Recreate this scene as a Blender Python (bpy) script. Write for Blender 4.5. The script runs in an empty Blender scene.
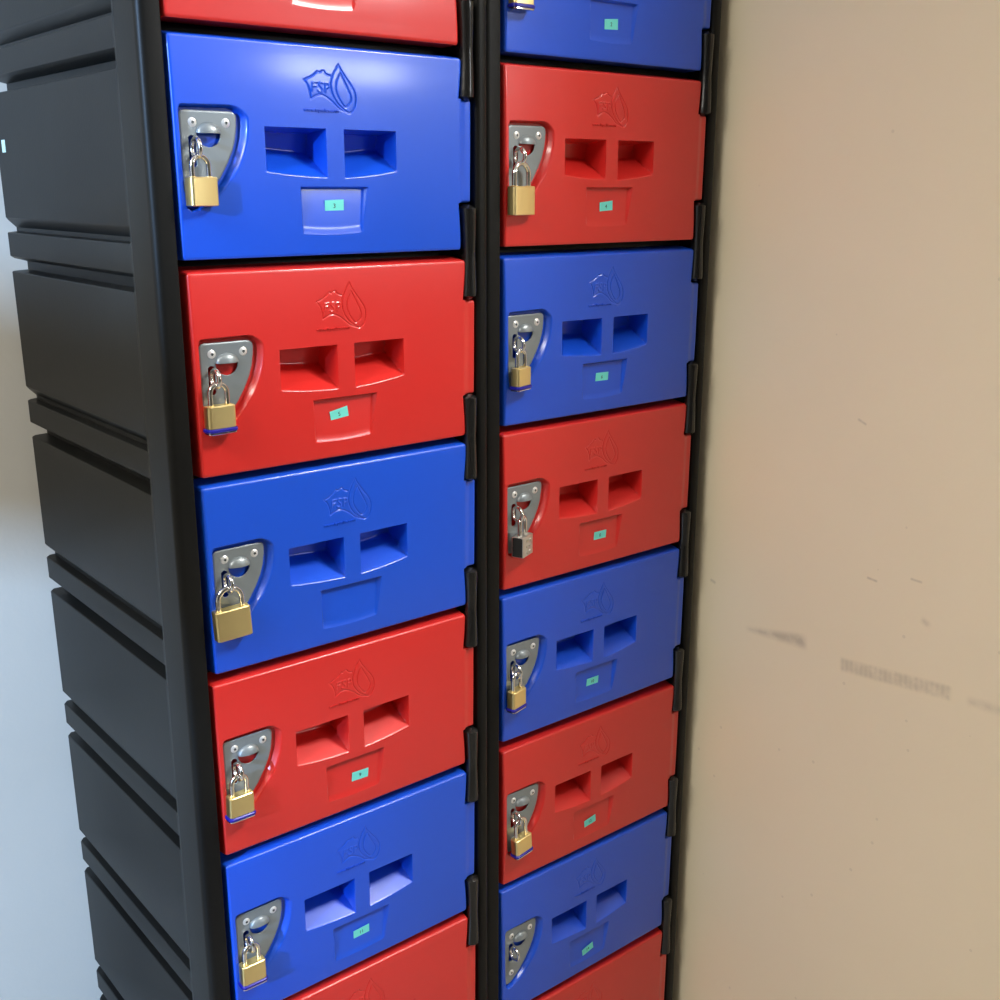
import bpy, bmesh, math
import numpy as np
from mathutils import Vector, Matrix

sc = bpy.context.scene
COL = sc.collection
ZF = 1.70            # height of the z = 0 line of the second door row above the floor
P = 0.205            # pitch of the doors
H = 0.2001
W = 0.325
CX = 0.38543         # pitch of the two towers
DY = 0.01208         # the right tower stands this much further back

# ------------------------------------------------------------------ helpers
def link(o, parent=None):
    COL.objects.link(o)
    if parent is not None:
        o.parent = parent
    return o

def tag(o, label=None, cat=None, group=None, kind=None):
    if label: o['label'] = label
    if cat: o['category'] = cat
    if group: o['group'] = group
    if kind: o['kind'] = kind
    return o

def empty(name, loc, rot=(0, 0, 0)):
    o = bpy.data.objects.new(name, None)
    o.empty_display_size = .05
    o.location = loc
    o.rotation_euler = rot
    return link(o)

def mesh_obj(name, me, mat=None, parent=None, loc=None):
    o = bpy.data.objects.new(name, me)
    if mat is not None and len(me.materials) == 0:
        me.materials.append(mat)
    if loc is not None: o.location = loc
    return link(o, parent)

def bm_mesh(name, bm, smooth=True, angle=35):
    bmesh.ops.recalc_face_normals(bm, faces=bm.faces)
    me = bpy.data.meshes.new(name)
    bm.to_mesh(me); bm.free()
    if smooth:
        me.shade_smooth()
        me.set_sharp_from_angle(angle=math.radians(angle))
    return me

def add_box(bm, x0, x1, y0, y1, z0, z1, bev=0.0, seg=2):
    v = [bm.verts.new(p) for p in ((x0,y0,z0),(x1,y0,z0),(x1,y1,z0),(x0,y1,z0),(x0,y0,z1),(x1,y0,z1),(x1,y1,z1),(x0,y1,z1))]
    fs = [bm.faces.new([v[i] for i in q]) for q in ((0,1,5,4),(1,2,6,5),(2,3,7,6),(3,0,4,7),(4,5,6,7),(3,2,1,0))]
    if bev > 0:
        es = list({e for f in fs for e in f.edges})
        bmesh.ops.bevel(bm, geom=es, offset=bev, segments=seg, profile=.5, affect='EDGES', clamp_overlap=True)

def box_mesh(name, *a, **k):
    bm = bmesh.new(); add_box(bm, *a, **k)
    return bm_mesh(name, bm)

def add_prism_z(bm, pts, z0, z1):
    lo = [bm.verts.new((x, y, z0)) for x, y in pts]
    hi = [bm.verts.new((x, y, z1)) for x, y in pts]
    n = len(pts)
    for i in range(n):
        j = (i+1) % n
        bm.faces.new((lo[i], lo[j], hi[j], hi[i]))
    bm.faces.new(lo[::-1]); bm.faces.new(hi)

def add_tube(bm, pts, r, n=12, closed=False, flat=1.0):
    pts = [Vector(p) for p in pts]
    m = len(pts)
    rings = []
    up = None
    for i, p in enumerate(pts):
        a = pts[(i-1) % m] if (closed or i > 0) else p
        b = pts[(i+1) % m] if (closed or i < m-1) else p
        t = (b-a).normalized()
        if up is None:
            up = Vector((0, 1, 0)) if abs(t.y) < .9 else Vector((1, 0, 0))
        s = t.cross(up).normalized()
        u = s.cross(t).normalized()
        up = u
        rings.append([bm.verts.new(p + s*math.cos(q)*r + u*math.sin(q)*r*flat) for q in (2*math.pi*k/n for k in range(n))])
    for i in range(m if closed else m-1):
        A, B = rings[i], rings[(i+1) % m]
        for k in range(n):
            bm.faces.new((A[k], A[(k+1) % n], B[(k+1) % n], B[k]))
    if not closed:
        bm.faces.new(rings[0][::-1]); bm.faces.new(rings[-1])

# ------------------------------------------------------------------ materials
def mat(name, col, rough=.5, metal=0.0, spec=.5, coat=0.0, coat_rough=.1, bump=None, var=None, emis=None, rvar=None):
    m = bpy.data.materials.new(name); m.use_nodes = True
    nt = m.node_tree; b = nt.nodes['Principled BSDF']
    b.inputs['Base Color'].default_value = (*col, 1)
    b.inputs['Roughness'].default_value = rough
    b.inputs['Metallic'].default_value = metal
    b.inputs['Specular IOR Level'].default_value = spec
    b.inputs['Coat Weight'].default_value = coat
    b.inputs['Coat Roughness'].default_value = coat_rough
    if emis:
        b.inputs['Emission Color'].default_value = (*emis[0], 1)
        b.inputs['Emission Strength'].default_value = emis[1]
    tc = nt.nodes.new('ShaderNodeTexCoord')
    if bump:      # list of (scale, strength, distance)
        prev = None
        for s, st, d in bump:
            n = nt.nodes.new('ShaderNodeTexNoise'); n.inputs['Scale'].default_value = s; n.inputs['Detail'].default_value = 3
            nt.links.new(tc.outputs['Object'], n.inputs['Vector'])
            bp = nt.nodes.new('ShaderNodeBump'); bp.inputs['Strength'].default_value = st; bp.inputs['Distance'].default_value = d
            nt.links.new(n.outputs['Fac'], bp.inputs['Height'])
            if prev: nt.links.new(prev.outputs['Normal'], bp.inputs['Normal'])
            prev = bp
        nt.links.new(prev.outputs['Normal'], b.inputs['Normal'])
    if var:       # scale, other colour
        n = nt.nodes.new('ShaderNodeTexNoise'); n.inputs['Scale'].default_value = var[0]; n.inputs['Detail'].default_value = 5
        nt.links.new(tc.outputs['Object'], n.inputs['Vector'])
        r = nt.nodes.new('ShaderNodeValToRGB')
        r.color_ramp.elements[0].position = .35; r.color_ramp.elements[1].position = .65
        r.color_ramp.elements[0].color = (*col, 1); r.color_ramp.elements[1].color = (*var[1], 1)
        nt.links.new(n.outputs['Fac'], r.inputs['Fac']); nt.links.new(r.outputs['Color'], b.inputs['Base Color'])
    if rvar:      # scale, low, high
        n = nt.nodes.new('ShaderNodeTexNoise'); n.inputs['Scale'].default_value = rvar[0]; n.inputs['Detail'].default_value = 4
        nt.links.new(tc.outputs['Object'], n.inputs['Vector'])
        mr = nt.nodes.new('ShaderNodeMapRange')
        mr.inputs['From Min'].default_value = .3; mr.inputs['From Max'].default_value = .7
        mr.inputs['To Min'].default_value = rvar[1]; mr.inputs['To Max'].default_value = rvar[2]
        nt.links.new(n.outputs['Fac'], mr.inputs['Value']); nt.links.new(mr.outputs['Result'], b.inputs['Roughness'])
    return m

PL_BUMP = [(9, .07, .004)]
M_BLUE = mat('blue_plastic', (.006, .085, .70), rvar=(18, .32, .36), coat=.4, coat_rough=.13, bump=PL_BUMP)
M_RED = mat('red_plastic', (.68, .024, .020), rvar=(18, .32, .36), coat=.4, coat_rough=.13, bump=PL_BUMP)
M_BLACK = mat('black_plastic', (.0050, .0050, .0048), rough=.42, spec=.18, bump=[(300, .12, .0006), (9, .10, .004)], var=(3, (.009, .009, .008)))
M_HINGE = mat('black_hinge_plastic', (.010, .010, .010), rough=.22, bump=[(120, .15, .0006)])
M_PLATE = mat('grey_metal_paint', (.26, .295, .31), rough=.34, metal=.35, bump=[(900, .12, .0002)])
M_ZINC = mat('zinc', (.90, .90, .88), rough=.30, metal=.55)
M_CHROME = mat('chrome', (.80, .79, .76), rough=.13, metal=1.0)
M_STEEL = mat('dull_steel', (.45, .45, .44), rough=.28, metal=1.0)
M_DARK = mat('dark_hole', (.006, .006, .006), rough=.6)
def brushed(name, col, rough):
    m = mat(name, col, rough=rough, metal=1.0)
    nt = m.node_tree; b = nt.nodes['Principled BSDF']
    tc = nt.nodes.new('ShaderNodeTexCoord'); mp = nt.nodes.new('ShaderNodeMapping')
    mp.inputs['Scale'].default_value = (1500, 1500, 60)
    n = nt.nodes.new('ShaderNodeTexNoise'); n.inputs['Scale'].default_value = 1.0
    bp = nt.nodes.new('ShaderNodeBump'); bp.inputs['Strength'].default_value = .10; bp.inputs['Distance'].default_value = .0002
    nt.links.new(tc.outputs['Object'], mp.inputs['Vector']); nt.links.new(mp.outputs['Vector'], n.inputs['Vector'])
    nt.links.new(n.outputs['Fac'], bp.inputs['Height']); nt.links.new(bp.outputs['Normal'], b.inputs['Normal'])
    return m
M_BRASS = brushed('brass', (1.0, .80, .37), .38)
M_SILVER = brushed('brushed_chrome', (.78, .76, .70), .36)
M_BUMPER = mat('dark_blue_rubber', (.012, .010, .30), rough=.35)
M_STICK = mat('aqua_paper', (.20, .86, .78), rough=.6, spec=.3)
M_INK = mat('black_ink', (.01, .03, .03), rough=.6)

# ------------------------------------------------------------------ signed distance helpers (numpy)
def seg_dist(X, Z, a, b):
    ax, az = a; bx, bz = b
    dx, dz = bx-ax, bz-az
    L = dx*dx+dz*dz + 1e-18
    t = np.clip(((X-ax)*dx+(Z-az)*dz)/L, 0, 1)
    return np.hypot(X-ax-t*dx, Z-az-t*dz)

def poly_line(X, Z, pts, closed=False):
    d = np.full(X.shape, 1e3)
    n = len(pts)
    for i in range(n if closed else n-1):
        d = np.minimum(d, seg_dist(X, Z, pts[i], pts[(i+1) % n]))
    return d

def poly_sdf(X, Z, pts):          # positive inside
    d = poly_line(X, Z, pts, True)
    inside = np.zeros(X.shape, bool)
    n = len(pts)
    for i in range(n):
        (x0, z0), (x1, z1) = pts[i], pts[(i+1) % n]
        if z0 == z1: continue
        c = ((z0 > Z) != (z1 > Z)) & (X < (x1-x0)*(Z-z0)/(z1-z0)+x0)
        inside ^= c
    return np.where(inside, d, -d)

def rrect(X, Z, x0, x1, z0, z1, r):   # positive inside
    cx, cz, hx, hz = (x0+x1)/2, (z0+z1)/2, (x1-x0)/2-r, (z1-z0)/2-r
    qx, qz = np.abs(X-cx)-hx, np.abs(Z-cz)-hz
    return -(np.hypot(np.maximum(qx, 0), np.maximum(qz, 0)) + np.minimum(np.maximum(qx, qz), 0) - r)

def sstep(a, b, x):
    t = np.clip((x-a)/(b-a), 0, 1)
    return t*t*(3-2*t)

def smin(a, b, k):
    h = np.clip(.5+.5*(b-a)/k, 0, 1)
    return b+(a-b)*h-k*h*(1-h)

def axis(a, b, step, dense=()):
    """grid positions from a to b, denser between the given (lo, hi, step)"""
    xs = [a]
    while xs[-1] < b-1e-9:
        s = step
        for lo, hi, st in dense:
            if lo <= xs[-1] < hi: s = min(s, st)
        xs.append(xs[-1]+s)
    return np.array(xs)

def grid_mesh(name, xs, zs, Y, keep, XX=None, ZZ=None, sharp=38):
    """height field facing -y; keep = mask of the cells that exist"""
    nx, nz = len(xs), len(zs)
    X, Z = np.meshgrid(xs, zs)
    if XX is not None: X = XX
    if ZZ is not None: Z = ZZ
    co = np.stack([X, Y, Z], -1).reshape(-1, 3)
    jj, ii = np.nonzero(keep)
    a = jj*nx+ii
    quads = np.stack([a, a+1, a+1+nx, a+nx], -1)
    used = np.zeros(nx*nz, bool); used[quads.ravel()] = True
    remap = np.cumsum(used)-1
    co = co[used]; quads = remap[quads]
    me = bpy.data.meshes.new(name)
    me.vertices.add(len(co)); me.vertices.foreach_set('co', co.ravel())
    nq = len(quads)
    me.loops.add(nq*4); me.loops.foreach_set('vertex_index', quads.ravel())
    me.polygons.add(nq); me.polygons.foreach_set('loop_start', np.arange(0, nq*4, 4))
    me.update(calc_edges=True)
    me.validate()
    me.shade_smooth()
    me.set_sharp_from_angle(angle=math.radians(sharp))
    return me

def catmull(pts, n=8, closed=False):
    out = []
    m = len(pts)
    for i in range(m if closed else m-1):
        p = [pts[(i+k) % m] if closed else pts[min(max(i+k, 0), m-1)] for k in (-1, 0, 1, 2)]
        for j in range(n):
            t = j/n
            out.append(tuple(.5*((2*p[1][c]) + (-p[0][c]+p[2][c])*t + (2*p[0][c]-5*p[1][c]+4*p[2][c]-p[3][c])*t*t + (-p[0][c]+3*p[1][c]-3*p[2][c]+p[3][c])*t**3) for c in (0, 1)))
    if not closed: out.append(pts[-1])
    return out

# ------------------------------------------------------------------ the lock plate outline (door coordinates x, z)
PX = .0015
PLATE = [(.0165, -.0705), (.0626, -.0705), (.0652, -.0712), (.0671, -.0730), (.0676, -.0758), (.0672, -.0830), (.0655, -.0940), (.0620, -.1045),
         (.0565, -.1155), (.0490, -.1275), (.0400, -.1385), (.0300, -.1480), (.0235, -.1525), (.0198, -.1542), (.0160, -.1540), (.0138, -.1522),
         (.0126, -.1490), (.0118, -.1400), (.0115, -.0752), (.0120, -.0728), (.0138, -.0710)]
PLATE = [(x+PX, z) for x, z in PLATE]
RECESS = [(.0125, -.0680), (.0600, -.0672), (.0660, -.0690), (.0700, -.0735), (.0705, -.0830), (.0685, -.0950), (.0640, -.1075), (.0580, -.1190),
          (.0500, -.1310), (.0400, -.1420), (.0290, -.1510), (.0225, -.1560), (.0160, -.1568), (.0118, -.1540), (.0105, -.1400), (.0100, -.0710)]
RECESS = [(x+PX, z) for x, z in RECESS]
RECESS = RECESS[:1]+catmull(RECESS[1:12], 6)+RECESS[12:]
SLOT = ((.0240, -.0955), (.0240, -.1165))

# ------------------------------------------------------------------ logo strokes (moulded into the door)
LOGO_MAP = catmull([(.1405, -.0378), (.1440, -.0372), (.1490, -.0355), (.1525, -.0300), (.1553, -.0296)], 4)
LOGO = []
mapo = [(.1404, -.0380), (.1475, -.0352), (.1520, -.0325), (.1556, -.0290), (.1584, -.0302), (.1612, -.0285), (.1634, -.0282), (.1645, -.0302),
        (.1668, -.0318), (.1700, -.0326)]
LOGO.append(mapo)
LOGO.append(catmull([(.1404, -.0380), (.1440, -.0420), (.1466, -.0490), (.1474, -.0553)], 5))
LOGO.append(catmull([(.1474, -.0553), (.1540, -.0520), (.1610, -.0515), (.1700, -.0560), (.1790, -.0630), (.1905, -.0668)], 6))
LOGO.append(catmull([(.1802, -.0205), (.1740, -.0300), (.1705, -.0400), (.1715, -.0490), (.1765, -.0575), (.1830, -.0628), (.1905, -.0668), (.1962, -.0622), (.1985, -.0540),
                     (.1970, -.0460), (.1900, -.0360), (.1835, -.0270), (.1802, -.0205)], 6))
LOGO.append(catmull([(.1818, -.0290), (.1775, -.0370), (.1762, -.0450), (.1790, -.0530), (.1860, -.0612), (.1925, -.0560), (.1925, -.0500), (.1870, -.0390), (.1818, -.0290)], 6))
LETTERS = [[(.1490, -.0475), (.1500, -.0402), (.1548, -.0395)], [(.1495, -.0436), (.1535, -.0432)],
           catmull([(.1618, -.0402), (.1590, -.0395), (.1572, -.0412), (.1585, -.0432), (.1603, -.0448), (.1600, -.0474), (.1572, -.0482), (.1556, -.0470)], 4),
           [(.1640, -.0480), (.1642, -.0400)], catmull([(.1642, -.0400), (.1672, -.0402), (.1685, -.0420), (.1672, -.0440), (.1645, -.0444)], 4)]

WD = .3330           # door face width

def row_warp(z):
    return .0028*sstep(0, -.05, z)*sstep(-.2, -.186, z)

def door_mesh(name, warp=False):
    g = .0009
    tab = .0132
    xs = axis(-g, WD+tab+g*1.2, g, [(.138, .201, .00042), (.0095, .079, .0007)])
    zs = axis(-H-g, g*1.2, g, [(-.069, -.018, .00042), (-.1310, -.1190, .0003), (-.1845, -.1795, .0004)])
    X, Z = np.meshgrid(xs, zs)
    main = rrect(X, Z, .0025, WD, -H, 0, .0035)
    front = rrect(X, Z, .0045, WD, -H, -.0036, .0035)
    tb = rrect(X, Z, WD-.03, WD+tab, -.1525, -.0478, .0025)
    d = np.maximum(main, tb)
    # rim
    r = .0029
    df = np.maximum(front, tb)
    di = np.clip(df, 0, r)
    Y = r-np.sqrt(np.maximum(r*r-(r-di)**2, 0)) + np.clip(-df/.0045, 0, 1)*.022
    # slight crown of the moulded face
    Y += .0006*(1-np.clip(1-((X/W)*2-1)**2, 0, 1)) + .0020*(1-np.clip(1-((-Z/H)*2-1)**2, 0, 1))**1.5
    # the hinge tab: a shallow roll line, then a rounded edge
    Y += .0018*sstep(WD-.005, WD+.005, X)*(tb > 0)
    # grip recesses
    def grip(x0, x1, zb0, zb1):
        zb = zb0+(zb1-zb0)*(X-x0)/(x1-x0)
        zb = zb-.0010*(1-((2*(X-x0)/(x1-x0)-1)**2))
        D = .0295+.16*np.clip(-.0822-Z, 0, .03)
        dl = (X-x0)*9; dr = (x1-X)*9
        dt = (-.0822-Z)*9
        fl = (Z-zb)*1.42
        dd = smin(smin(dl, dr, .0010), smin(dt, fl, .0010), .0010)
        dd = smin(dd, D, .003)
        k = .0012
        return np.clip(np.where(np.abs(dd) < k, (dd+k)**2/(4*k), np.maximum(dd, 0)), 0, None)
    dep = np.maximum(grip(.0955, .1628, -.1228, -.1278), grip(.1835, .2460, -.1282, -.1212))
    # recess for the number
    xr = .2108+(.2020-.2108)*np.clip((-.1365-Z)/.0455, 0, 1)
    xl = .1318+.0014*np.clip((-.1365-Z)/.0455, 0, 1)
    zb = -.1808-.0016*(1-((X-.167)/.035)**2)
    D = .0050+(.0010-.0050)*np.clip((-.1365-Z)/.0455, 0, 1)
    s = smin(smin((X-xl)*2.4, (xr-X)*1.15, .0012), smin((-.1366-Z)*2.8, (Z-zb)*.38, .0012), .0012)
    dep = np.maximum(dep, np.clip(smin(s, D, .0015), 0, None))
    # recess for the lock plate
    e = poly_sdf(X, Z, RECESS)
    wid = .0016+.0056*sstep(.045, .066, X)*sstep(-.066, -.076, Z)+.0014*sstep(-.071, -.066, Z)
    wid = np.maximum(wid, .0050*sstep(-.10, -.125, Z)*sstep(.022, .035, X))
    rd = .0078*sstep(-wid, 0, e)
    dep = np.maximum(dep, rd)
    # pit behind the slot
    sl = .0042-seg_dist(X, Z, *SLOT)
    dep = dep+.022*sstep(0, .0012, sl)
    # moulded logo: fine grooves
    q = np.full(X.shape, 1e3)
    for st in LOGO: q = np.minimum(q, poly_line(X, Z, st))
    lg = np.exp(-(q/.00065)**2)*.0007
    q2 = np.full(X.shape, 1e3)
    for st in LETTERS: q2 = np.minimum(q2, poly_line(X, Z, st))
    lg = lg-np.exp(-(q2/.00075)**2)*.0006
    Y = Y+dep+lg*(dep < 1e-5)
    # skirt back to the door's rear edge
    Y = np.where(d <= 0, .030, Y)
    keepv = d > -g*1.5
    keep = keepv[:-1, :-1] & keepv[1:, :-1] & keepv[:-1, 1:] & keepv[1:, 1:] & ((d[:-1, :-1] > 0) | (d[1:, :-1] > 0) | (d[:-1, 1:] > 0) | (d[1:, 1:] > 0))
    # put the skirt vertices close to the true outline, concave hinge edge, narrower foot
    XX = X.copy()
    inz = (Z < -.0470) & (Z > -.1533)
    flare = np.where(Z > -.1, np.clip((-Z-.004)/.044, 0, 1), np.clip((Z+H-.004)/.044, 0, 1))**1.3
    XX -= np.where(inz, 0, .0040*flare*sstep(.255, WD, X))
    XX += .0018*(1-2*X/W)*np.clip(-Z/H, 0, 1)
    return grid_mesh(name, xs, zs, Y, keep, XX=XX, ZZ=(Z+row_warp(Z)) if warp else None)

def plate_mesh():
    g = .00045
    xs = axis(.0115, .0705, g); zs = axis(-.1575, -.0695, g)
    X, Z = np.meshgrid(xs, zs)
    d = poly_sdf(X, Z, PLATE)
    Y = np.full(X.shape, 0.0) + .0007*(1-sstep(0, .0011, d))
    # dome over the D shaped opening
    cx, cz, R = .0405, -.0900, .0118
    rr = np.hypot((X-cx), (Z-cz)*1.0)
    up = (Z > cz-.0002)
    rr = np.hypot(X-cx, (Z-cz)*1.3)
    Y -= np.where(up, .0062*np.sqrt(np.clip(1-(rr/R)**2, 0, 1))*sstep(R, R*.85, rr), 0)
    hole = (Z < cz) & ((np.hypot(X-cx, (Z-cz)*.98) < R*.98))
    slot = seg_dist(X, Z, *SLOT) < .0034
    keepv = (d > -g*.6) & ~slot & ~hole
    keep = keepv[:-1, :-1] & keepv[1:, :-1] & keepv[:-1, 1:] & keepv[1:, 1:]
    return grid_mesh('lock_plate', xs, zs, Y, keep, sharp=50)

def screw_mesh():
    bm = bmesh.new()
    n = 24
    prof = [(.0045, .0007), (.0046, 0), (.0044, -.0008), (.0034, -.0016), (.0016, -.0020), (.0014, -.0020)]
    rings = [[bm.verts.new((r*math.cos(2*math.pi*k/n), y, r*math.sin(2*math.pi*k/n))) for k in range(n)] for r, y in prof]
    hexr = [bm.verts.new((.0013*math.cos(2*math.pi*k/n), -.0006, .0013*math.sin(2*math.pi*k/n))) for k in range(n)]
    rings.append(hexr)
    for a, b in zip(rings, rings[1:]):
        for k in range(n):
            f = bm.faces.new((a[k], a[(k+1) % n], b[(k+1) % n], b[k]))
            if b is hexr: f.material_index = 1
    f = bm.faces.new(hexr); f.material_index = 1
    me = bm_mesh('screw', bm)
    me.materials.append(M_ZINC); me.materials.append(M_DARK)
    return me

RC = (.0240, -.0030, -.1032)      # centre of the staple ring
def staple_mesh():
    bm = bmesh.new()
    R = .0084
    pts = [(RC[0], RC[1]+R*1.05*math.cos(a), RC[2]+R*math.sin(a)) for a in (2*math.pi*k/40 for k in range(40))]
    add_tube(bm, pts, .0022, 12, closed=True, flat=1.0)
    return bm_mesh('staple', bm)

# ------------------------------------------------------------------ lettering as meshes
def text_mesh(s, size, align='CENTER'):
    c = bpy.data.curves.new('t', 'FONT'); c.body = s; c.size = size
    c.align_x = align; c.align_y = 'CENTER'; c.extrude = .00008
    o = bpy.data.objects.new('t', c); COL.objects.link(o)
    dg = bpy.context.evaluated_depsgraph_get()
    me = bpy.data.meshes.new_from_object(o.evaluated_get(dg))
    bpy.data.objects.remove(o); bpy.data.curves.remove(c)
    return me

def sticker_mesh(s, bold=True):
    bm = bmesh.new()
    add_box(bm, -.0110, .0110, -.00025, 0, -.0060, .0060)
    t = text_mesh(s, .0062)
    t.transform(Matrix.Translation((0, -.0003, 0)) @ Matrix.Rotation(math.radians(90), 4, 'X'))
    n0 = len(bm.faces)
    bm.from_mesh(t)
    bm.faces.ensure_lookup_table()
    for f in bm.faces[n0:]: f.material_index = 1
    me = bpy.data.meshes.new('number_sticker'); bm.to_mesh(me); bm.free()
    me.materials.append(M_STICK); me.materials.append(M_INK)
    return me

# ------------------------------------------------------------------ doors
DOOR = {}
for wp in (False, True):
    a_ = door_mesh('red_door', wp); a_.materials.append(M_RED)
    b_ = a_.copy(); b_.name = 'blue_door'; b_.materials.clear(); b_.materials.append(M_BLUE)
    DOOR['red', wp] = a_; DOOR['blue', wp] = b_
PLATE_ME = plate_mesh(); PLATE_ME.materials.append(M_PLATE)
SCREW_ME = screw_mesh()
STAPLE_ME = staple_mesh(); STAPLE_ME.materials.append(M_CHROME)
WEB_ME = {}
for c_, m_ in (('red', M_RED), ('blue', M_BLUE)):
    w_ = text_mesh('www.fspsales.com', .0050)
    xs_ = [v.co.x for v in w_.vertices]
    k_ = .0390/(max(xs_)-min(xs_))
    w_.transform(Matrix.Rotation(math.radians(90), 4, 'X') @ Matrix.Diagonal((k_, 1.0, 12, 1)))
    w_.materials.clear(); w_.materials.append(m_)
    WEB_ME[c_] = w_

def make_door(parent, color, x, y, z, number=None, st=None, warp=False, z0=0):
    d = mesh_obj('door', DOOR[color, warp], parent=parent, loc=(x, y, z+.0033))
    d.scale = (1, 1, .988)
    d['label'] = color+' door'
    wz = .0028 if warp else 0
    pl = mesh_obj('lock_plate', PLATE_ME, parent=d, loc=(0, .0056, wz))
    pl['label'] = 'grey metal lock plate'
    so = pl.modifiers.new('thick', 'SOLIDIFY'); so.thickness = .0013; so.offset = 1
    for sx, sz in ((.0252, -.0806), (.0583, -.0803), (.0250, -.1380)):
        s = mesh_obj('screw', SCREW_ME, parent=d, loc=(sx, .0052, sz+wz)); s['label'] = 'shiny silver screw'
    st_ = mesh_obj('staple', STAPLE_ME, parent=d, loc=(0, 0, wz)); st_['label'] = 'chrome ring staple'
    mesh_obj('web_address', WEB_ME[color], parent=d, loc=(.1585, .0002, -.0655+wz))
    if number:
        tilt, sx, sz = st
        sx = (sx-.0011-x)/.978; sz = (sz-(z-z0)-.0033)/.988
        zz = sz-wz
        dep = .0050-.0040*((-.1365-zz)/.0455)
        sk = mesh_obj('number_sticker', sticker_mesh(number), parent=d, loc=(sx, dep-.0001, sz))
        sk.rotation_euler = (math.atan(.0040/.0455), -math.radians(tilt), 0)
        sk['label'] = 'aqua sticker reading '+number
    return d

# ------------------------------------------------------------------ tower body
BACK = .488
XL, XR = -.0235, .3682
Z0, Z1 = -ZF+.002, P+.060      # local z of foot and top

def stile_prof(x0, x1, yf, yb, r0, r1):
    pts = []
    for k in range(7):
        a = math.radians(180+90*k/6)
        pts.append((x0+r0+r0*math.cos(a), yf+r0+r0*math.sin(a)))
    for k in range(7):
        a = math.radians(270+90*k/6)
        pts.append((x1-r1+r1*math.cos(a), yf+r1+r1*math.sin(a)))
    pts += [(x1, yb), (x0, yb)]
    return pts

def side_profile():
    """(depth, z) down the side of a tower: two grooves round a rib at every door boundary"""
    pr = [(0, Z1)]
    for row in range(-1, 8):
        b = -row*.2042                  # top line of this row
        pr += [(0, b-.0072), (.004, b-.0100), (.018, b-.0140), (.018, b-.0240), (.0010, b-.0255), (0, b-.0265),
               (0, b-.1660), (.0020, b-.1690), (.0105, b-.1780), (.0105, b-.1825), (.0008, b-.1837), (0, b-.1847)]
    pr += [(0, Z0)]
    return pr

def body_mesh():
    bm = bmesh.new()
    zt, zb = Z1, Z0
    add_prism_z(bm, stile_prof(XL, -.0010, .0005, .050, .0080, .0020), zb, zt)
    add_prism_z(bm, stile_prof(.3500, XR, .0020, .050, .0060, .0085), zb, zt)
    # side walls with moulded grooves; the shell tapers a little towards its foot
    pr = side_profile()
    for side in (-1, 1):
        xo = XL if side < 0 else XR
        x0 = xo-side*.0174
        rows = []
        for d, z in pr:
            x = x0-side*d
            bk = BACK+.035*z
            rows.append([bm.verts.new((xo-side*.0008, .0400, z)), bm.verts.new((xo-side*.0060, .0620, z)), bm.verts.new((x0, .0960, z)), bm.verts.new((x, .1000, z)), bm.verts.new((x, bk-.006-d*.25, z)),
                         bm.verts.new((x-side*.005, bk-d*.25, z)), bm.verts.new((x0-side*.06, bk-d*.25, z))])
        for a, b in zip(rows, rows[1:]):
            for k in range(6):
                bm.faces.new((a[k], a[k+1], b[k+1], b[k]))
    # inner walls, back, top, foot, rails
    add_box(bm, XL+.040, XL+.044, .060, BACK-.09, zb, zt)
    add_box(bm, XL+.045, XR-.045, BACK-.11, BACK-.10, zb, zt)
    add_box(bm, XL+.018, XR-.018, .012, BACK-.004, zt-.030, zt, bev=.006)
    add_box(bm, XL+.018, XR-.018, .012, BACK-.08, zb, zb+.045, bev=.006)
    add_box(bm, XL+.014, XR-.014, .0475, .056, zb+.01, zt-.01)
    for row in range(-1, 9):
        z = -row*P+.0022
        add_box(bm, -.006, .3510, .0300, .050, z-.0075, z+.0075, bev=.002)
    return bm_mesh('tower_body', bm, angle=32)

def hinge_mesh():
    """black knuckle between two doors; origin on the door boundary"""
    bm = bmesh.new()
    zt, zb = .0566, -.0435
    n = 28; m = 26
    rings = []
    for i in range(m+1):
        t = i/m
        z = zt+(zb-zt)*t
        c = abs(2*t-1)
        xl = .3335-.0040*c**1.4
        xr = .3492-.0006*(1-c)
        cap = 1.0
        ez = min(t, 1-t)*(zt-zb)
        if ez < .006:
            cap = math.sqrt(max(0, 1-((.006-ez)/.006)**2))*.55+.45
        cx = (xl+xr)/2; rx = (xr-xl)/2*cap; ry = (.0085+.003*c)*cap
        rings.append([bm.verts.new((cx+rx*math.cos(2*math.pi*k/n), .0060+ry*math.sin(2*math.pi*k/n)*1.0, z)) for k in range(n)])
    for a, b in zip(rings, rings[1:]):
        for k in range(n): bm.faces.new((a[k], a[(k+1) % n], b[(k+1) % n], b[k]))
    bm.faces.new(rings[0]); bm.faces.new(rings[-1][::-1])
    # web that carries the knuckle on the frame, and the hinge pin
    add_box(bm, .3350, .3520, .010, .052, zb+.002, zt-.002, bev=.002)
    return bm_mesh('hinge', bm, angle=40)

BODY_ME = body_mesh(); BODY_ME.materials.append(M_BLACK)
HINGE_ME = hinge_mesh(); HINGE_ME.materials.append(M_HINGE)

# small nudges: the doors hang a little loose
NUDGE = {(0, -1): (-.0040, -.0010), (0, 0): (-.0020, -.0015), (0, 1): (.0022, -.0010), (0, 2): (.0018, .0010), (0, 3): (-.0010, .0010), (0, 4): (-.0005, 0),
         (1, -1): (0, -.0010), (1, 0): (0, -.0012), (1, 1): (.0003, -.0015), (1, 3): (-.0007, .0012), (1, 4): (.0010, -.0010), (1, 5): (-.0010, .0008)}
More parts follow.
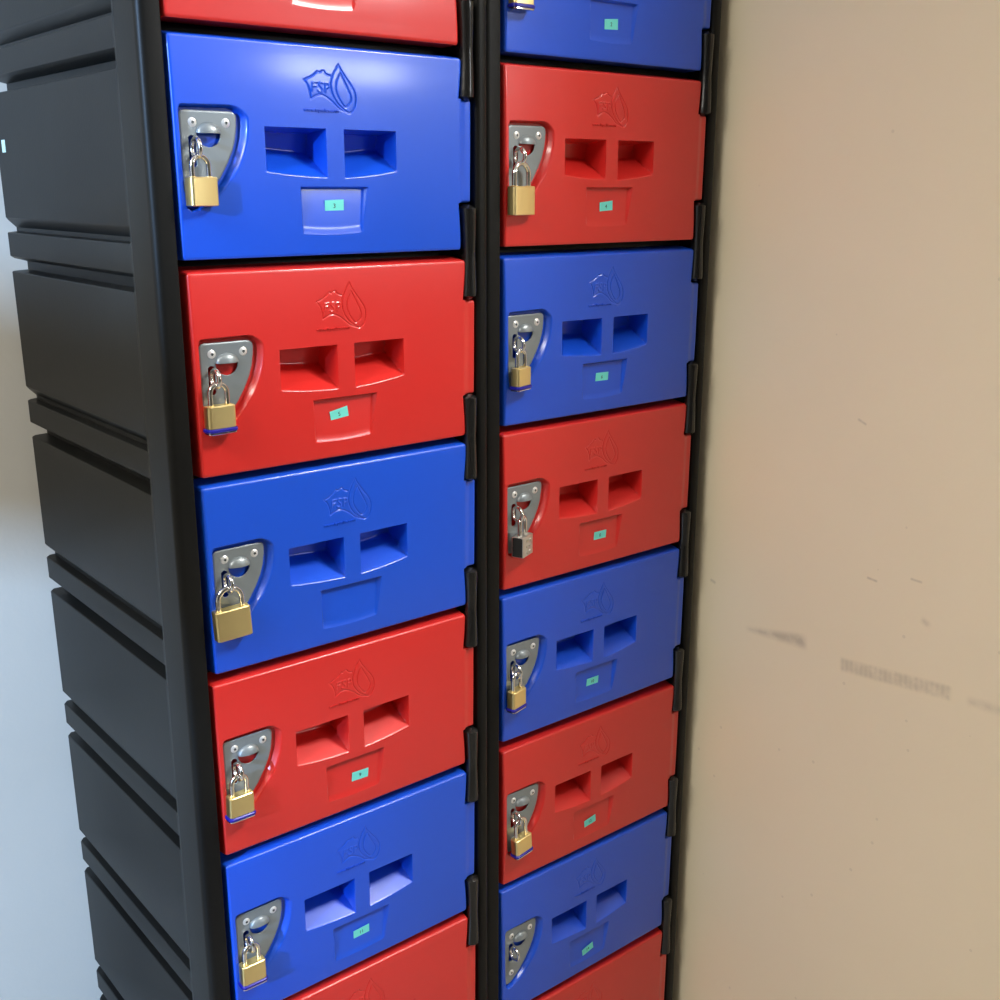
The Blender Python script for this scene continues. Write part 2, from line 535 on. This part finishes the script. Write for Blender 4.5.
#        tilt, x, z of every number sticker below the top left corner of its door
STICK = {3: (2, .1666, -.1485), 5: (11, .1637, -.1507), 9: (-2, .1735, -.1558), 11: (3, .1682, -.1536), 2: (5, .1658, -.1546), 4: (6, .1652, -.1523), 6: (-1, .1657, -.1528),
         8: (0, .1694, -.1544), 10: (-1, .1624, -.1525), 12: (10, .1643, -.1586), 14: (14, .1658, -.1606), 1: (0, .1660, -.1520)}
TOWER = []
for c in (0, 1):
    t = empty('locker_tower', (c*CX, c*DY, 0))
    tag(t, ('left black locker tower with ribbed side showing and red and blue doors' if c == 0 else
            'right black locker tower beside the beige wall, with blue and red doors'), 'locker')
    t.scale = (.978, 1, 1)
    TOWER.append(t)
    o = mesh_obj('tower_body', BODY_ME, parent=t, loc=(0, 0, ZF)); o['label'] = 'black ribbed plastic body'
    for row in range(-1, 8):
        num = 2*(row+1)+1+c
        color = ('red', 'blue')[(row+1+c) % 2]
        dx, dz = NUDGE.get((c, row), (0, 0))
        n_ = str(num) if num in STICK else None
        make_door(t, color, dx, 0, ZF-row*P+dz, n_, STICK.get(num), row <= 0, ZF-row*P)
    for row in range(-1, 9):
        h = mesh_obj('hinge', HINGE_ME, parent=t, loc=(0 if row > 0 else (-.0025 if c == 0 else .001), 0, ZF-row*P))
        h['label'] = 'black hinge knuckle'

# small pale sticker on the left flank
bm = bmesh.new(); add_box(bm, -.0066, -.0058,   .4480, .4600, ZF-.092, ZF-.078)
o = mesh_obj('flank_sticker', bm_mesh('flank_sticker', bm, False), mat('pale_paper', (.45, .62, .55), rough=.6), TOWER[0])
o['label'] = 'pale green sticker'

# ------------------------------------------------------------------ padlocks
def round_box_bm(bm, w, t, z0, z1, r, seg=5, er=.0008):
    """upright slab, corners of its plan rounded by r"""
    pts = []
    for cx, cy, a0 in ((w/2-r, t/2-r, 0), (-w/2+r, t/2-r, 90), (-w/2+r, -t/2+r, 180), (w/2-r, -t/2+r, 270)):
        for k in range(seg+1):
            a = math.radians(a0+90*k/seg); pts.append((cx+r*math.cos(a), cy+r*math.sin(a)))
    def ring(s, z): 
        return [bm.verts.new((x-math.copysign(min(s, abs(x)), x) if s else x, y-math.copysign(min(s, abs(y)), y) if s else y, z)) for x, y in pts]
    rs = [ring(er, z0), ring(0, z0+er), ring(0, z1-er), ring(er, z1)]
    for a, b in zip(rs, rs[1:]):
        n = len(a)
        for k in range(n): bm.faces.new((a[k], a[(k+1) % n], b[(k+1) % n], b[k]))
    bm.faces.new(rs[0][::-1]); bm.faces.new(rs[-1])

def padlock(x, y, z, w, top, bot, apex, kind, label, yaw=0, roll=0, thick=.0125):
    """z = height of the staple bar; top, bot, apex are depths below door's top line"""
    py = -.0058
    zpiv = apex
    root = empty('padlock', (x, y+py, z+zpiv), (0, roll, yaw))
    tag(root, label, 'padlock', 'padlocks hanging on the locker doors')
    L = lambda q: q-zpiv
    sr = .0024 if w < .034 else .0027
    sw = w/2-sr-.0034
    bm = bmesh.new()
    pts = [(-sw, 0, L(top)-.001)]
    hz = L(apex)-sr-sw*.98
    pts.append((-sw, 0, hz-.001))
    for k in range(17):
        a = math.pi-math.pi*k/16
        pts.append((sw*math.cos(a), 0, hz+sw*.98*math.sin(a)))
    pts += [(sw, 0, hz-.001), (sw, 0, L(top)-.001)]
    add_tube(bm, pts, sr, 14)
    o = mesh_obj('shackle', bm_mesh('shackle', bm), M_CHROME, root); o['label'] = 'shiny steel shackle'
    bm = bmesh.new()
    metal = M_SILVER if kind == 'silver' else M_BRASS
    bb = bot+(.0052 if kind == 'band' else 0)
    round_box_bm(bm, w, thick, L(bb), L(top), .0030 if kind != 'silver' else .0012)
    # collars where the shackle enters
    for s in (-1, 1):
        add_tube(bm, [(s*sw, 0, L(top)-.0005), (s*sw, 0, L(top)+.0004)], sr+.0008, 16)
    me = bm_mesh('lock_body', bm, angle=30)
    o = mesh_obj('lock_body', me, metal, root)
    if kind == 'band':
        bm = bmesh.new(); round_box_bm(bm, w+.0028, thick+.0028, L(bb)-.0034, L(bb)+.0004, .0042, er=.0009)
        o = mesh_obj('bumper', bm_mesh('bumper', bm), M_BUMPER, root); o['label'] = 'dark blue rubber bumper'
        bm = bmesh.new(); round_box_bm(bm, w+.0008, thick+.0008, L(bot), L(bb)-.0032, .0032, er=.0005)
        o = mesh_obj('base_cap', bm_mesh('base_cap', bm), M_CHROME, root); o['label'] = 'bright metal base'
    if kind == 'silver':
        bm = bmesh.new()
        hgt = L(top)-L(bot)
        for a in range(2):
            for b in range(3):
                cx_, cz_ = (-.0035+a*.0075), L(bot)+.005+b*.0075
                add_tube(bm, [(cx_, -thick/2+.0004, cz_), (cx_, -thick/2-.0009, cz_)], .0021, 14)
        o = mesh_obj('keypad', bm_mesh('keypad', bm), M_CHROME, root); o['label'] = 'polished round studs'
        bm = bmesh.new(); round_box_bm(bm, w, thick*.84, L(bot)+.0006, L(top)-.0006, .001)
        for v in bm.verts: v.co.x -= .0006
        o = mesh_obj('dark_core', bm_mesh('dark_core', bm), M_DARK, root); o['label'] = 'dark side shell'
    return root

Rd = math.radians
def lock_at(col, row, xc, w, top, bot, apex, kind, label, yaw=0, roll=0, thick=.0125):
    return padlock(col*CX+xc, col*DY, ZF-row*P, w, top, bot, apex, kind, label, yaw, roll, thick)

lock_at(0, 0, 0.0230, .0295, -.1220, -.1474, -.1016, 'plain', "small plain brass padlock on the blue door with sticker 3", yaw=Rd(12))
lock_at(0, 1, 0.0265, .0290, -.1241, -.1512, -.1017, 'band', "brass padlock with blue band on the red door with sticker 5", yaw=Rd(3))
lock_at(0, 2, 0.0238, .0375, -.1225, -.1535, -.0985, 'plain', "large plain brass padlock on the blue door without a number sticker", yaw=Rd(-2), roll=Rd(-2.5))
lock_at(0, 3, 0.0218, .0283, -.1213, -.1492, -.0985, 'band', "brass padlock with blue band on the red door with sticker 9", yaw=Rd(2), roll=Rd(1))
lock_at(0, 4, 0.0230, .0280, -.1195, -.1480, -.0965, 'band', "lowest padlock of the left tower, brass with blue band, by sticker 11")
lock_at(1, -1, 0.0218, .0280, -.1245, -.1530, -.1010, 'band', "padlock cut off by the photo's top edge, on the blue door with sticker 2")
lock_at(1, 0, 0.0236, .0365, -.1290, -.1603, -.1020, 'plain', "large plain brass padlock on the red door with sticker 4", yaw=Rd(10))
lock_at(1, 1, 0.0248, .0270, -.1262, -.1530, -.1030, 'band', "brass padlock with blue band on the blue door with sticker 6", yaw=Rd(16))
lock_at(1, 2, 0.0288, .0270, -.1250, -.1504, -.1000, 'silver', "silver padlock with dark side and studded face, on the right tower", yaw=Rd(24), thick=.016)
lock_at(1, 3, 0.0213, .0270, -.1205, -.1480, -.0965, 'band', "brass padlock with blue band on the blue door with sticker 10", yaw=Rd(14))
lock_at(1, 4, 0.0288, .0295, -.1262, -.1535, -.0985, 'band', "tilted brass padlock with blue band, lowest on the right tower", yaw=Rd(6), roll=Rd(-4))

# ------------------------------------------------------------------ the room
XW = .763       # plane of the beige wall beside the lockers
YB = .530       # wall behind the lockers
YE = -.52       # free end of the beige wall
XLW, XRW, YFW = -2.6, 4.4, -5.6
ZC = 3.00
def structure(name, me, m):
    o = mesh_obj(name, me, m); o['kind'] = 'structure'; return o

def wall_paint(name, a, b, marks=False):
    m = bpy.data.materials.new(name); m.use_nodes = True
    nt = m.node_tree; N = nt.nodes; Lk = nt.links; bs = N['Principled BSDF']
    bs.inputs['Roughness'].default_value = .55; bs.inputs['Specular IOR Level'].default_value = .35
    tc = N.new('ShaderNodeTexCoord')
    n1 = N.new('ShaderNodeTexNoise'); n1.inputs['Scale'].default_value = 3.5; n1.inputs['Detail'].default_value = 4
    Lk.new(tc.outputs['Object'], n1.inputs['Vector'])
    mx = N.new('ShaderNodeMix'); mx.data_type = 'RGBA'
    mx.inputs['A'].default_value = (*a, 1); mx.inputs['B'].default_value = (*b, 1)
    mr = N.new('ShaderNodeMapRange'); mr.inputs['From Min'].default_value = .35; mr.inputs['From Max'].default_value = .65
    Lk.new(n1.outputs['Fac'], mr.inputs['Value']); Lk.new(mr.outputs['Result'], mx.inputs['Factor'])
    col = mx.outputs['Result']
    nb = N.new('ShaderNodeTexNoise'); nb.inputs['Scale'].default_value = 160; nb.inputs['Detail'].default_value = 3
    Lk.new(tc.outputs['Object'], nb.inputs['Vector'])
    bp = N.new('ShaderNodeBump'); bp.inputs['Strength'].default_value = .10; bp.inputs['Distance'].default_value = .0015
    Lk.new(nb.outputs['Fac'], bp.inputs['Height']); Lk.new(bp.outputs['Normal'], bs.inputs['Normal'])
    if marks:
        sx = N.new('ShaderNodeSeparateXYZ'); Lk.new(tc.outputs['Object'], sx.inputs[0])
        def math_(op, *v):
            k = N.new('ShaderNodeMath'); k.operation = op
            for i, q in enumerate(v):
                if isinstance(q, (int, float)): k.inputs[i].default_value = q
                else: Lk.new(q, k.inputs[i])
            return k.outputs[0]
        def scuff(y0, z0, y1, z1, half, soft, strength, grain, stripes=0, ramp=None):
            """a rubbed mark along a segment of the wall (y, z), strength fades with soft"""
            nonlocal col
            L = math.hypot(y1-y0, z1-z0); uy, uz = (y1-y0)/L, (z1-z0)/L
            dy = math_('SUBTRACT', sx.outputs['Y'], y0); dz = math_('SUBTRACT', sx.outputs['Z'], z0)
            u = math_('ADD', math_('MULTIPLY', dy, uy), math_('MULTIPLY', dz, uz))
            v = math_('ABSOLUTE', math_('SUBTRACT', math_('MULTIPLY', dy, uz), math_('MULTIPLY', dz, uy)))
            nn = N.new('ShaderNodeTexNoise'); nn.inputs['Scale'].default_value = grain; nn.inputs['Detail'].default_value = 5
            Lk.new(tc.outputs['Object'], nn.inputs['Vector'])
            hw = half
            if ramp is not None:       # half width grows along the mark
                hw = math_('MULTIPLY', math_('ADD', math_('MULTIPLY', u, (1-ramp)/L), ramp), half)
            a_ = N.new('ShaderNodeMapRange'); a_.interpolation_type = 'SMOOTHSTEP'
            Lk.new(math_('SUBTRACT', v, hw), a_.inputs['Value'])
            a_.inputs['From Min'].default_value = -soft; a_.inputs['From Max'].default_value = soft
            a_.inputs['To Min'].default_value = 1; a_.inputs['To Max'].default_value = 0
            e0 = N.new('ShaderNodeMapRange'); e0.interpolation_type = 'SMOOTHSTEP'
            Lk.new(math_('ABSOLUTE', math_('SUBTRACT', u, L/2)), e0.inputs['Value'])
            e0.inputs['From Min'].default_value = L/2-soft; e0.inputs['From Max'].default_value = L/2+soft
            e0.inputs['To Min'].default_value = 1; e0.inputs['To Max'].default_value = 0
            f = math_('MULTIPLY', a_.outputs['Result'], e0.outputs['Result'])
            g = N.new('ShaderNodeMapRange'); Lk.new(nn.outputs['Fac'], g.inputs['Value'])
            g.inputs['From Min'].default_value = .1; g.inputs['From Max'].default_value = .55
            f = math_('MULTIPLY', f, g.outputs['Result'])
            if stripes:
                s_ = math_('ADD', math_('MULTIPLY', math_('SINE', math_('MULTIPLY', u, stripes)), .12), .88)
                f = math_('MULTIPLY', f, s_)
            f = math_('MULTIPLY', f, strength)
            mm = N.new('ShaderNodeMix'); mm.data_type = 'RGBA'
            Lk.new(f, mm.inputs['Factor']); Lk.new(col, mm.inputs['A']); mm.inputs['B'].default_value = (.16, .12, .08, 1)
            col = mm.outputs['Result']
        z = ZF
        scuff(-0.0681, z-0.7209, -0.1638, z-0.7103, .0085, .006, .38, 60, ramp=.15)
        scuff(-0.2201, z-0.7229, -0.3714, z-0.7093, .0085, .0035, .27, 90, stripes=900)
        scuff(-0.3935, z-0.7113, -0.4459, z-0.7073, .004, .006, .22, 70)
        scuff(0.0014, z-0.6680, -0.0077, z-0.6705, .002, .002, .30, 90)
        scuff(-0.2464, z-0.5975, -0.2606, z-0.5990, .0012, .0015, .35, 90)
        scuff(-0.3049, z-0.5834, -0.3200, z-0.5839, .0012, .0015, .30, 90)
        scuff(-0.3250, z-0.6297, -0.3351, z-0.6348, .003, .004, .22, 90)
        scuff(-0.2142, z-0.4020, -0.2263, z-0.4071, .0012, .0015, .30, 90)
        # tiny specks of dirt
        vo = N.new('ShaderNodeTexVoronoi'); vo.inputs['Scale'].default_value = 22
        Lk.new(tc.outputs['Object'], vo.inputs['Vector'])
        lt = math_('LESS_THAN', vo.outputs['Distance'], .05)
        f = math_('MULTIPLY', lt, .15)
        mm = N.new('ShaderNodeMix'); mm.data_type = 'RGBA'
        Lk.new(f, mm.inputs['Factor']); Lk.new(col, mm.inputs['A']); mm.inputs['B'].default_value = (.25, .20, .14, 1)
        col = mm.outputs['Result']
    Lk.new(col, bs.inputs['Base Color'])
    return m

M_BEIGE = wall_paint('beige_wall_paint', (.88, .77, .56), (.86, .75, .54), marks=True)
M_WALL = wall_paint('grey_white_wall_paint', (.68, .66, .60), (.65, .63, .57))
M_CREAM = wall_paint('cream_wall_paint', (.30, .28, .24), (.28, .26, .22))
M_CEIL = mat('white_ceiling', (.78, .77, .74), rough=.8)
M_FLOOR = mat('grey_vinyl_floor', (.30, .28, .25), rough=.4, var=(8, (.26, .245, .22)))
M_STRIP = mat('brown_shadow_strip', (.10, .07, .05), rough=.5)
M_WFRAME = mat('white_window_frame', (.7, .7, .68), rough=.4)

structure('wall_right', box_mesh('wall_right', XW, XW+.11, YE, YB+.1, 0, ZC), M_BEIGE)
structure('wall_back', box_mesh('wall_back', XLW-.1, XW, YB, YB+.1, 0, ZC), M_WALL)
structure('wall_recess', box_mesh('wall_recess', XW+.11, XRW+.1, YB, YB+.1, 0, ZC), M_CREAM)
bm = bmesh.new()
for a, b, c, d in ((XLW-.1, 3.20, 0, ZC), (4.25, XRW+.1, 0, ZC), (3.20, 4.25, 0, 2.48), (3.20, 4.25, 2.93, ZC)):
    add_box(bm, a, b, YFW-.1, YFW, c, d)
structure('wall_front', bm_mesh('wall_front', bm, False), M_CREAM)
bm = bmesh.new()
for a, b, c, d in ((3.20, 4.25, 2.48, 2.51), (3.20, 4.25, 2.90, 2.93), (3.20, 3.23, 2.51, 2.90), (4.22, 4.25, 2.51, 2.90), (3.68, 3.78, 2.51, 2.90)):
    add_box(bm, a, b, YFW-.06, YFW-.01, c, d)
structure('window_2', bm_mesh('window_2', bm, False), M_WFRAME)
structure('floor', box_mesh('floor', XLW-.1, XRW+.1, YFW-.1, YB+.1, -.08, 0), M_FLOOR)
structure('ceiling', box_mesh('ceiling', XLW-.1, XRW+.1, YFW-.1, YB+.1, ZC, ZC+.08), M_CEIL)
def wall_with_opening(name, x0, x1, y0, y1, z0, z1, m):
    bm = bmesh.new()
    add_box(bm, x0, x1, YFW, y0, 0, ZC); add_box(bm, x0, x1, y1, YB, 0, ZC)
    add_box(bm, x0, x1, y0, y1, 0, z0); add_box(bm, x0, x1, y0, y1, z1, ZC)
    structure(name, bm_mesh(name, bm, False), m)
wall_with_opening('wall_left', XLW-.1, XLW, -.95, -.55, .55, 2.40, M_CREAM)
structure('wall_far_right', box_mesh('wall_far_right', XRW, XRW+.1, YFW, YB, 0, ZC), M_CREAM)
bm = bmesh.new()
for a, b, c, d in ((-.95, -.55, .55, .58), (-.95, -.55, 2.37, 2.40), (-.95, -.94, .58, 2.37), (-.56, -.55, .58, 2.37), (-.94, -.56, 1.975, 2.105)):
    add_box(bm, XLW-.08, XLW-.03, a, b, c, d)
structure('window_1', bm_mesh('window_1', bm, False), M_WFRAME)
structure('shadow_strip_1', box_mesh('shadow_strip_1', -.150, -.134, YB-.006, YB, 0, 2.1), M_STRIP)  # added strip; its cast shadow makes the brown band on the back wall

# ceiling lights: framed panels with an area lamp in each; uplights are added to raise the ceiling bounce
def ceiling_light(x, y, z, lx, ly, power, up, col, label):
    r = empty('ceiling_light', (x, y, z))
    tag(r, label, 'ceiling light')
    bm = bmesh.new()
    for a, b, c, d in ((-lx/2-.03, lx/2+.03, -ly/2-.03, -ly/2), (-lx/2-.03, lx/2+.03, ly/2, ly/2+.03), (-lx/2-.03, -lx/2, -ly/2, ly/2), (lx/2, lx/2+.03, -ly/2, ly/2)):
        add_box(bm, a, b, c, d, -.05, -.0005)
    mesh_obj('lamp_frame', bm_mesh('lamp_frame', bm, False), M_WFRAME, r)
    def lamp(dz, e, flip):
        l = bpy.data.lights.new('lamp', 'AREA'); l.shape = 'RECTANGLE'; l.size = lx; l.size_y = ly; l.energy = e; l.color = col
        o = bpy.data.objects.new('lamp', l); o.location = (0, 0, dz); o.rotation_euler = (math.pi if flip else 0, 0, 0); link(o, r)
    lamp(-.03, power, False)
    if up:
        lamp(-.015, up, True)  # added uplight, so the ceiling bounces more light into the grips
        for sx in (-1, 1):
            bm = bmesh.new(); add_tube(bm, [(sx*lx*.4, 0, ZC-z), (sx*lx*.4, 0, -.04)], .005, 8)
            mesh_obj('hanging_rod', bm_mesh('hanging_rod', bm), M_WFRAME, r)

ceiling_light(1.04, -.92, 2.50, .45, .40, 50, 14, (1.0, .97, .92), 'hanging light panel nearest the locker fronts')
ceiling_light(-1.35, -.38, 2.48, .6, .8, 44, 12, (1.0, .95, .86), 'added light panel on the left, brightening the beige wall')  # unseen panel added to brighten the beige wall

def area(name, loc, target, sx, sy, power, col, spread=180):
    l = bpy.data.lights.new(name, 'AREA'); l.shape = 'RECTANGLE'; l.size = sx; l.size_y = sy; l.energy = power; l.color = col
    l.spread = math.radians(spread)
    o = bpy.data.objects.new(name, l); o.location = loc
    o.rotation_euler = (Vector(target)-Vector(loc)).to_track_quat('-Z', 'Y').to_euler()
    link(o); return o
# daylight through the window
area('daylight', (-4.6, -1.6, 2.6), (-.05, .53, .75), .09, .09, 560, (.33, .59, 1.0))

for x in (3.455, 4.0):
    area('daylight_high', (x, YFW-.07, 2.705), (x*.6, 0, 1.9), .44, .39, 26, (.93, .97, 1.0))
w = bpy.data.worlds.new('World'); sc.world = w; w.use_nodes = True
w.node_tree.nodes['Background'].inputs[0].default_value = (.75, .87, 1.0, 1)
w.node_tree.nodes['Background'].inputs[1].default_value = 1.2

# ------------------------------------------------------------------ camera
def rot(a, b, c):
    ca, sa, cb, sb, cc, s_ = math.cos(a), math.sin(a), math.cos(b), math.sin(b), math.cos(c), math.sin(c)
    return np.array([[ca, -sa, 0], [sa, ca, 0], [0, 0, 1]]) @ np.array([[1, 0, 0], [0, cb, -sb], [0, sb, cb]]) @ np.array([[cc, 0, s_], [0, 1, 0], [-s_, 0, cc]])
Rm = rot(-.68685, -.26777, -.00198)
cam = bpy.data.cameras.new('camera'); co = bpy.data.objects.new('camera', cam); link(co)
M = Matrix.Identity(4)
for i in range(3):
    M[i][0] = Rm[i, 0]; M[i][1] = Rm[i, 2]; M[i][2] = -Rm[i, 1]
M[0][3], M[1][3], M[2][3] = -.43936, -.99190, ZF-.13120
co.matrix_world = M
cam.sensor_width = 36; cam.lens = 36*1.13685; cam.clip_start = .02
sc.camera = co

sc.view_settings.view_transform = 'Standard'
sc.view_settings.look = 'None'
sc.view_settings.exposure = 0.0
sc.view_settings.gamma = 1.0
sc.view_settings.use_curve_mapping = False
